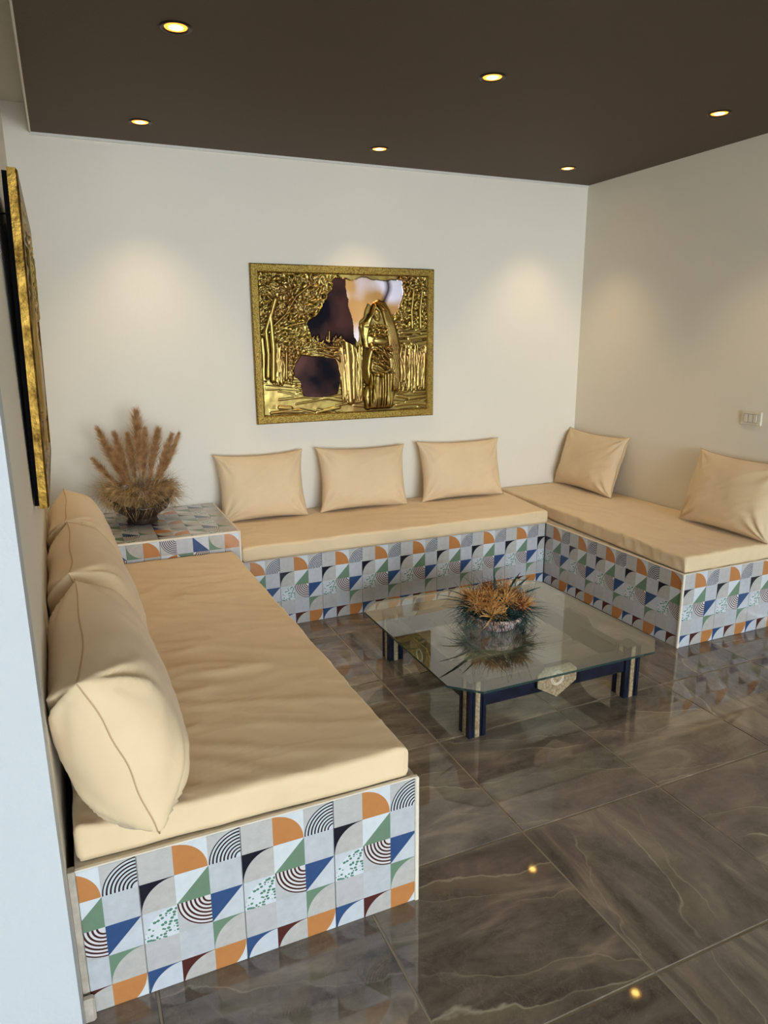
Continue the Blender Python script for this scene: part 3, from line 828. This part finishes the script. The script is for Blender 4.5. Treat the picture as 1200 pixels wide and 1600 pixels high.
    streak = np.clip(1 - np.abs(R.X - 0.735 - 0.02 * np.sin(R.Y * 20)) / 0.03, 0, 1)[..., None]
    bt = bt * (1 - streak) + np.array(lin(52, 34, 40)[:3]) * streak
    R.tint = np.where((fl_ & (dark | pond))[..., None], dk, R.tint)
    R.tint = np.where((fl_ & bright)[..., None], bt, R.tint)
    return R

def relief_mesh(R, name, parent, y_front):
    n, m = R.n, R.m
    X = (R.X - 0.5) * R.w; Z = (0.5 - R.Y) * R.h; Y = y_front - R.z
    co = np.stack([X, Y, Z], -1).reshape(-1, 3) * S
    i = np.arange(n - 1); j = np.arange(m - 1)
    a = (j[:, None] * n + i[None, :]).ravel()
    f = np.stack([a, a + n, a + n + 1, a + 1], -1)
    me = bpy.data.meshes.new(name)
    me.vertices.add(len(co)); me.vertices.foreach_set('co', co.astype(np.float32).ravel())
    me.loops.add(f.size); me.loops.foreach_set('vertex_index', f.astype(np.int32).ravel())
    me.polygons.add(len(f)); me.polygons.foreach_set('loop_start', (np.arange(len(f)) * 4).astype(np.int32))
    me.update(calc_edges=True)
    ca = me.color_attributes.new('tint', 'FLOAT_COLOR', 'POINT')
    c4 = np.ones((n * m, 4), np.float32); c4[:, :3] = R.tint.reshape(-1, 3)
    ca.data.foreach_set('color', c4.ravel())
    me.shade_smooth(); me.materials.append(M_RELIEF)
    o = bpy.data.objects.new(name, me); COL.objects.link(o); o.parent = parent
    return o

def picture(label, W, Hh, R, fw=0.62, dep=0.32, edge=M_FRAME):
    """local: centre at origin, faces -y, back at y=0"""
    t = thing('framed_relief', label, 'artwork')
    iw, ih = W / 2 - fw, Hh / 2 - fw
    MB().box(-iw - 0.1, iw + 0.1, -0.12, 0.0, -ih - 0.1, ih + 0.1).build('backing_board', M_BACKING, t)
    relief_mesh(R, 'embossed_sheet', t, -0.14)
    def bar(pts):
        """mitred member with rounded profile"""
        b = MB(); (ox0, oz0), (ox1, oz1), (ix1, iz1), (ix0, iz0) = pts
        prof = [(0.0, 0.0), (0.0, 0.8), (0.12, 1.0), (0.85, 1.0), (1.0, 0.72), (1.0, 0.0)]
        v = []
        for (o_, i_) in (((ox0, oz0), (ix0, iz0)), ((ox1, oz1), (ix1, iz1))):
            for s_, d in prof:
                v.append((o_[0] + (i_[0] - o_[0]) * s_, -dep * d, o_[1] + (i_[1] - o_[1]) * s_))
        k = len(prof)
        f = [(i, i + 1, k + i + 1, k + i) for i in range(k - 1)] + [(k - 1, 0, k, 2 * k - 1), tuple(range(k))[::-1], tuple(range(k, 2 * k))]
        b.add(v, f)
        o = b.build('frame_member', edge, t)
        bm = bmesh.new(); bm.from_mesh(o.data); bmesh.ops.recalc_face_normals(bm, faces=bm.faces); bm.to_mesh(o.data); bm.free()
    w, h = W / 2, Hh / 2
    bar([(-w, h), (w, h), (iw, ih), (-iw, ih)]); bar([(w, h), (w, -h), (iw, -ih), (iw, ih)])
    bar([(w, -h), (-w, -h), (-iw, -ih), (iw, -ih)]); bar([(-w, -h), (-w, h), (-iw, ih), (-iw, -ih)])
    return t
Wp, Hp = 15.0, 11.65
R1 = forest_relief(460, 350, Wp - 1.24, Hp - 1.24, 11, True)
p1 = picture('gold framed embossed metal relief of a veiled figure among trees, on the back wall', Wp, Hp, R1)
p1.location = Vector((11.05, YW - 0.04, 18.72)) * S
p1.rotation_euler = (0, 0, 0)
# picture on the left wall, leaning out at the top
R2 = forest_relief(200, 150, Wp - 1.24, Hp - 1.24, 23, False)
p2 = picture('gold edged framed relief hanging on the left wall, seen almost edge-on', Wp, 11.4, R2, edge=M_EDGE)
C0 = Vector((-10.66, 16.5, 19.0))
yv = Vector((-10.38 + 10.28, 15.0, 0)).normalized()           # along the wall, away from the viewer
upv = Vector((0.27, 0, 11.1)).normalized()
nrm_ = yv.cross(upv).normalized()                             # points into the room (+x)
# local x -> right as seen from the room (towards -yv... viewer looks to -x: right is +y)
lx = yv; ly = -nrm_; lz = lx.cross(ly).normalized()
mw = Matrix((lx, ly, lz)).transposed().to_4x4(); mw.translation = (C0) * S
p2.matrix_world = mw
p2.scale = (1, 1, 1)
# dark stretcher behind it
MB().box(-7.42, 7.42, 0.0, 0.16, -5.6, 5.6).build('stretcher', M_BACKING, p2)
MB().tube([(-6.6, 0.1, 4.4), (-6.6, 0.62, 4.35)], [0.03, 0.03], 6, True).build('hanging_hook', M_BACKING, p2)

# ------------------------------------------------------------------ coffee table
bx, by = 12.22, 13.3
ct = thing('coffee_table', 'low glass coffee table with navy legs and stone inlays in the middle of the floor', 'coffee table', (bx, by, 0))
LH = 3.0
lxs = (6.88 - bx, 17.6 - bx); lys = (8.1 - by, 18.6 - by)
def octagon(x0, x1, y0, y1, c): return [(x0 + c, y0), (x1 - c, y0), (x1, y0 + c), (x1, y1 - c), (x1 - c, y1), (x0 + c, y1), (x0, y1 - c), (x0, y0 + c)]
LW = 0.98
for sx in (0, 1):
    for sy in (0, 1):
        x0 = lxs[0] if sx == 0 else lxs[1] - LW; y0 = lys[0] if sy == 0 else lys[1] - LW
        lg = MB().box(x0 + 0.06, x0 + LW - 0.06, y0 + 0.06, y0 + LW - 0.06, 0, LH).build('leg', M_NAVY2, ct)
        # fluted strips on each face, stone strip in the middle
        for (fx, fy) in ((0, -1), (0, 1), (-1, 0), (1, 0)):
            for a, b, mt, nm, pr in ((0.0, 0.2, M_NAVY, 'moulding', 0.0), (0.23, 0.33, M_NAVY, 'moulding', 0.02), (0.36, 0.62, M_INLAY, 'stone_inlay', 0.0), (0.65, 0.75, M_NAVY, 'moulding', 0.02), (0.78, 0.98, M_NAVY, 'moulding', 0.0)):
                q = MB()
                if fy: 
                    ya = y0 if fy < 0 else y0 + LW - 0.08
                    q.cbox(x0 + a, x0 + b, ya + pr, ya + 0.08 - 0.0, 0.0, LH - 0.01, 0.015)
                else:
                    xa = x0 if fx < 0 else x0 + LW - 0.08
                    q.cbox(xa + pr, xa + 0.08, y0 + max(a, 0.085), y0 + min(b, LW - 0.085), 0.0, LH - 0.01, 0.015)
                q.build(nm, mt, lg)
X0, X1, Y0, Y1 = lxs[0], lxs[1], lys[0], lys[1]
for (a, b, c, d, ax) in ((X0 + LW, X1 - LW, Y0 + 0.1, Y0 + 0.55, 0), (X0 + LW, X1 - LW, Y1 - 0.7, Y1 - 0.28, 0), (X0 + 0.28, X0 + 0.7, Y0 + LW, Y1 - LW, 1), (X1 - 0.7, X1 - 0.28, Y0 + LW, Y1 - LW, 1)):
    rl = MB().cbox(a, b, c, d, 1.55, 2.6, 0.05).build('rail', M_NAVY, ct)
    e = 0.05
    if ax == 0: MB().cbox(a, b, c - 0.06, d + 0.06, 2.42, 2.66, 0.03).build('rail_moulding', M_NAVY, rl)
    else: MB().cbox(a - 0.06, b + 0.06, c, d, 2.42, 2.66, 0.03).build('rail_moulding', M_NAVY, rl)
# stone hexagon plaques, one per side
hexp = [(-1.25, 1.9), (-1.25, 2.6), (-0.8, 2.98), (0.8, 2.98), (1.25, 2.6), (1.25, 1.9), (0, 1.15)]
cxm, cym = (X0 + X1) / 2, (Y0 + Y1) / 2
def plaque(pos, rz):
    b = MB(); k = len(hexp)
    def ext(pts, d0, d1, s=1.0):
        cz = 2.2; P = [(x * s, (z - cz) * s + cz) for x, z in pts]
        v = [(x, d0, z) for x, z in P] + [(x, d1, z) for x, z in P]
        return v, [tuple(range(k)), tuple(range(k, 2 * k))[::-1]] + [(i, k + i, k + (i + 1) % k, (i + 1) % k) for i in range(k)]
    back = MB().add(*ext(hexp, 0.28, 0.0)).build('plaque', M_NAVY2, ct)
    back.location = Vector(pos) * S; back.rotation_euler = (0, 0, rz)
    MB().add(*ext(hexp, 0.02, -0.06, 0.96)).build('stone_inlay', M_INLAY, back)
    rg = MB()
    for rad in (0.38, 0.3):
        rg.tube([(rad * math.cos(i * math.pi / 12), -0.065, 2.25 + rad * math.sin(i * math.pi / 12)) for i in range(25)], [0.02] * 25, 5)
    rg.build('carved_ring', M_TRIM, back)
plaque((cxm - 0.2, Y0 + 0.0, 0), 0); plaque((cxm, Y1, 0), math.pi); plaque((X0, cym, 0), -math.pi / 2); plaque((X1, cym, 0), math.pi / 2)
oc = octagon(5.7 - bx, 18.65 - bx, 6.95 - by, 19.8 - by, 1.25)
gt = MB().prism(oc, LH + 0.0, LH + 0.12).build('glass_top', M_GLASS, ct)
gt.data.materials.append(M_GLASSEDGE)
for p_ in gt.data.polygons:
    if abs(p_.normal.z) < 0.5: p_.material_index = 1

# ------------------------------------------------------------------ bowls of dried plants
def strand(mb, p0, d, ln, r0, droop, seg=5, rnd=random, curl=0.25, zmin=0.04):
    p = Vector(p0); d = Vector(d).normalized(); pts = [tuple(p)]
    st = ln / seg
    c = Vector((rnd.gauss(0, 1), rnd.gauss(0, 1), rnd.gauss(0, 1))) * curl
    for i in range(seg):
        d = (d + Vector((0, 0, -droop)) / seg + c / seg).normalized()
        p = p + d * st; p.z = max(p.z, zmin); pts.append(tuple(p))
    mb.tube(pts, [r0 * (1 - 0.85 * i / seg) for i in range(seg + 1)], 3)

ZG = LH + 0.12
fb = thing('flower_bowl', 'shallow pink marble bowl of orange dried flowers and dark ferns on the glass table', 'bowl', (11.75, 13.5, ZG))
MB().lathe([(0.0, 0.0), (1.0, 0.0), (1.15, 0.05), (1.45, 0.35), (1.68, 0.78), (1.64, 0.86), (1.54, 0.84), (1.3, 0.45), (0.9, 0.3), (0.0, 0.28)], 40).build('bowl', M_MARBLEBOWL, fb, True)
rn = random.Random(3)
MB().lathe([(0.0, 0.3), (1.3, 0.45), (1.5, 0.75), (1.1, 1.1), (0.0, 1.3)], 20).build('moss', M_TEAL, fb, True)
fern = MB()
for i in range(900):
    a = rn.uniform(0, 2 * math.pi); el = rn.uniform(-0.1, 0.75)
    r0 = rn.uniform(0.7, 1.4)
    strand(fern, (r0 * math.cos(a), r0 * math.sin(a), 0.85 + rn.uniform(0, 0.3)), (math.cos(a), math.sin(a), math.tan(el)), rn.uniform(0.9, 2.3), 0.022, rn.uniform(0.6, 2.4), 6, rn, 1.5)
fo = fern.build('fern_spray', M_TEAL, fb); fo['kind'] = 'stuff'
def blade(mb, p0, p1, w, bend=0.2):
    p0, p1 = Vector(p0), Vector(p1); d = p1 - p0; sd = d.cross(Vector((0, 0, 1))).normalized() * w
    n = 6; v = []
    for i in range(n + 1):
        t = i / n; c = p0 + d * t + Vector((0, 0, bend * math.sin(math.pi * t)))
        ww = math.sin(math.pi * (0.12 + 0.88 * t)) ** 0.8 if i < n else 0.02
        v += [tuple(c - sd * ww), tuple(c + Vector((0, 0, w * 0.35 * ww))), tuple(c + sd * ww), tuple(c - Vector((0, 0, w * 0.15)))]
    f = []
    for i in range(n):
        for k in range(4): f.append((4 * i + k, 4 * i + (k + 1) % 4, 4 * i + 4 + (k + 1) % 4, 4 * i + 4 + k))
    mb.add(v, f)
for (x, y, z, w) in [(-3.8, -0.2, 2.5, 0.12), (-3.3, 0.6, 1.9, 0.1), (3.3, 0.3, 1.7, 0.13), (3.0, 1.0, 2.2, 0.1), (1.9, 0.4, 2.8, 0.1), (-1.8, 0.6, 3.0, 0.1), (2.6, -1.4, 1.0, 0.1), (-2.6, -1.5, 1.0, 0.1), (0.3, 0.8, 3.3, 0.06), (-2.2, 2.2, 1.8, 0.1), (1.6, 2.6, 1.8, 0.1)]:
    b = MB(); blade(b, (x * 0.15, y * 0.15, 0.9), (x, y, z), w); b.build('leaf', M_TEAL, fb)
# feathery flower heads
def tuft(parent, c, d, ln, rad, cnt, mat, name, rr, r0=0.02):
    b = MB(); d = Vector(d).normalized()
    for i in range(cnt):
        v = Vector((rr.gauss(0, 1), rr.gauss(0, 1), rr.gauss(0, 1))) * rad
        strand(b, c, d + v, ln * rr.uniform(0.55, 1.1), r0, rr.uniform(-0.2, 0.5), 4, rr, 0.9)
    return b.build(name, mat, parent)
for i in range(34):
    a = rn.uniform(0, 2 * math.pi); rr_ = 1.65 * math.sqrt(rn.uniform(0, 1))
    c = (rr_ * math.cos(a), rr_ * math.sin(a), 1.0 + 0.75 * (1 - (rr_ / 1.8) ** 2) + rn.uniform(-0.15, 0.2))
    m_ = M_RUST if rn.random() < 0.28 else M_FLOWER
    tuft(fb, c, (c[0] * 0.45, c[1] * 0.45, 1), rn.uniform(0.6, 1.15), 0.4, 42, m_, 'dried_flower', rn, 0.03)
for i in range(9):
    a = rn.uniform(-2.6, -0.4); r_ = rn.uniform(0.8, 1.35)
    b = MB(); c = Vector((r_ * math.cos(a), r_ * math.sin(a), 1.15 + rn.uniform(0, 0.4)))
    for k in range(16):
        aa = k * 2.4; e_ = 0.3 + 0.05 * k
        v = Vector((math.cos(aa) * e_, math.sin(aa) * e_ , 0.5)).normalized() * 0.34
        b.tube([tuple(c), tuple(c + v * 0.6), tuple(c + v + Vector((0, 0, 0.06)))], [0.03, 0.06, 0.01], 4)
    b.build('flower_head', M_FLOWER if i % 3 else M_RUST, fb)
b = MB()
for i in range(26):
    a = rn.uniform(0, 6.28)
    strand(b, (0.5 * math.cos(a), 0.5 * math.sin(a), 1.2), (math.cos(a) * 0.5, math.sin(a) * 0.5, 1), rn.uniform(1.2, 2.0), 0.02, 0.1, 4, rn, 0.4)
b.build('thin_stem', M_TEAL, fb)

# pampas grass bowl on the tiled corner block
vb = thing('pampas_bowl', 'dark bowl of tall pampas plumes and drooping straw on the tiled corner block', 'bowl', (-5.6, 30.6, ZT + 0.03))
MB().lathe([(0.0, 0.0), (0.95, 0.0), (1.05, 0.1), (0.95, 0.35), (1.1, 0.55), (1.7, 0.95), (2.15, 1.6), (2.2, 1.75), (2.1, 1.72), (1.5, 1.0), (0, 0.8)], 32, fz=lambda a, j: 0.35 * math.cos(2 * a) * (1 if j in (6, 7, 8) else 0)).build('bowl', M_DARKBOWL, vb, True)
rv = random.Random(9)
def plume(tip, base_, ln_frac=0.62, width=0.5, dy=0.0):
    b = MB(); p0 = Vector(base_); p1 = Vector(tip); d = p1 - p0; L_ = d.length; dn = d.normalized()
    b.tube([tuple(p0), tuple(p0 + d * 0.5), tuple(p1)], [0.05, 0.04, 0.015], 5)
    for i in range(900):
        t = (1 - ln_frac) + ln_frac * rv.random() ** 0.9
        c = p0 + d * t
        w = width * (0.35 + 0.65 * math.sin(math.pi * min(1, (1 - t) / ln_frac * 0.85 + 0.15)))
        r = Vector((rv.gauss(0, 1), rv.gauss(0, 1), rv.gauss(0, 1))); r = (r - dn * r.dot(dn)).normalized()
        strand(b, tuple(c), dn * 1.0 + r * rv.uniform(0.2, 0.62), w * rv.uniform(1.6, 3.2) * (0.5 + 0.8 * (1 - t)), 0.014, 0.1, 3, rv, 0.2)
    return b.build('plume', M_PLUME, vb)
for (x, z, y, w) in [(-5.36, 14.5, 0.2, 0.62), (-7.83, 13.55, 0.1, 0.42), (-6.78, 13.1, 0.6, 0.42), (-5.97, 12.9, 0.9, 0.4), (-4.85, 13.25, 0.5, 0.42), (-4.1, 13.3, 0.1, 0.5), (-3.3, 12.9, -0.1, 0.42), (-2.85, 13.0, -0.3, 0.38), (-8.3, 11.7, -0.3, 0.34), (-7.2, 12.3, -0.3, 0.5)]:
    plume((x + 5.6, y * 1.6, z - ZT), ((x + 5.6) * 0.16, y * 0.3, 1.1), 0.66, w)
straw = MB()
for i in range(2600):
    side = -1 if rv.random() < 0.56 else 1
    a = math.pi * (0.5 - 0.5 * side) + rv.gauss(0, 0.85)
    r0 = rv.uniform(0.2, 1.9)
    z0 = 1.5 + rv.uniform(0, 0.9) + 0.3 * r0 * 0.5
    strand(straw, (r0 * math.cos(a), r0 * math.sin(a), z0), (math.cos(a), math.sin(a) * 0.9, rv.uniform(0.0, 0.9)), rv.uniform(0.7, 1.7), 0.02, rv.uniform(1.2, 3.2), 5, rv, 1.2)
so = straw.build('dried_straw', M_STRAW, vb); so['kind'] = 'stuff'
gs = MB()
for i in range(600):
    a = rv.uniform(0, 6.28); r0 = rv.uniform(0, 0.8)
    strand(gs, (r0 * math.cos(a) + 0.4, r0 * math.sin(a) - 0.4, 1.2), (math.cos(a) * 0.5, math.sin(a) * 0.5 - 0.15, 1), rv.uniform(1.2, 2.6), 0.02, rv.uniform(0, 0.8), 5, rv, 1.0)
g_ = gs.build('grey_stems', M_GREYSTRAW, vb); g_['kind'] = 'stuff'
wl = MB()
for i in range(170):
    side = -1 if rv.random() < 0.4 else 1
    a = math.pi * (0.5 - 0.5 * side) + rv.gauss(0, 0.8)
    strand(wl, (1.2 * math.cos(a), 1.2 * math.sin(a), 2.0), (math.cos(a), math.sin(a), rv.uniform(0.1, 1.0)), rv.uniform(1.8, 3.0), 0.013, rv.uniform(0.6, 2.4), 7, rv, 1.3)
w_ = wl.build('wispy_stems', M_STRAW, vb); w_['kind'] = 'stuff'
for (x, y, z, r) in [(-0.1, -1.5, 2.2, 0.3), (-1.0, -0.9, 2.6, 0.25)]:
    b = MB()
    for k in range(40):
        aa = k * 2.4; zz = 1 - 2 * (k + 0.5) / 40; q = math.sqrt(1 - zz * zz)
        v = Vector((q * math.cos(aa), q * math.sin(aa), zz)) * r
        c = Vector((x, y, z)); b.tube([tuple(c), tuple(c + v * 0.7), tuple(c + v)], [0.05, 0.09, 0.02], 4)
    b.build('seed_head', M_GREYSTRAW, vb)

# ------------------------------------------------------------------ switch plate
sp = thing('switch_plate', 'small ivory switch plate on the right wall above the front cushion', 'light switch', (XW, 15.78, 13.65), (0, 0, -math.pi / 2))
MB().cbox(-0.82, 0.82, -0.13, 0.0, -0.48, 0.48, 0.05).build('plate', M_PLASTIC, sp)
MB().cbox(-0.55, 0.55, -0.15, -0.12, -0.3, 0.3, 0.01).build('module_frame', M_SLOT, sp)
for x in (-0.36, 0.0, 0.36):
    MB().cbox(x - 0.15, x + 0.15, -0.2, -0.14, -0.27, 0.27, 0.02).build('rocker', M_PLASTIC, sp)

# ------------------------------------------------------------------ ceiling downlights
def downlight(x, y, label):
    t = thing('downlight', label, 'ceiling light', (x, y, ZC), (0, 0, 0), 'downlights in the dark ceiling')
    MB().lathe([(0.47, 0.0), (0.49, -0.03), (0.6, -0.07), (0.66, -0.05), (0.68, 0.0)], 36).build('ring', M_HOUSING, t, True)
    MB().lathe([(0.0, -0.035), (0.47, -0.02), (0.48, -0.001)], 32).build('lens', M_LAMP, t, True)
    MB().lathe([(0.0, -0.06), (0.2, -0.055), (0.3, -0.032)], 24).build('bulb', M_CORE, t, True)
    l = bpy.data.lights.new('lamp_light', 'SPOT'); l.energy = LAMP_W; l.color = LAMP_COL
    l.spot_size = math.radians(84); l.spot_blend = 0.75; l.shadow_soft_size = 0.03
    o = bpy.data.objects.new('lamp_light', l); COL.objects.link(o); o.parent = t
    o.location = (0, 0, -0.16 * S)
    return t
downlight(-3.7, 15.35, 'round recessed downlight in the dark ceiling, upper left, nearer of the two on that side')
downlight(-3.75, 29.8, 'round recessed downlight in the dark ceiling above the pampas grass bowl')
downlight(11.7, 15.25, 'round recessed downlight in the dark ceiling above the coffee table')
downlight(12.0, 30.1, 'round recessed downlight in the dark ceiling just in front of the framed relief')
downlight(27.25, 15.2, 'round recessed downlight in the dark ceiling at the far right of the photo')
downlight(27.8, 29.9, 'round recessed downlight in the dark ceiling near the corner of back and right walls')
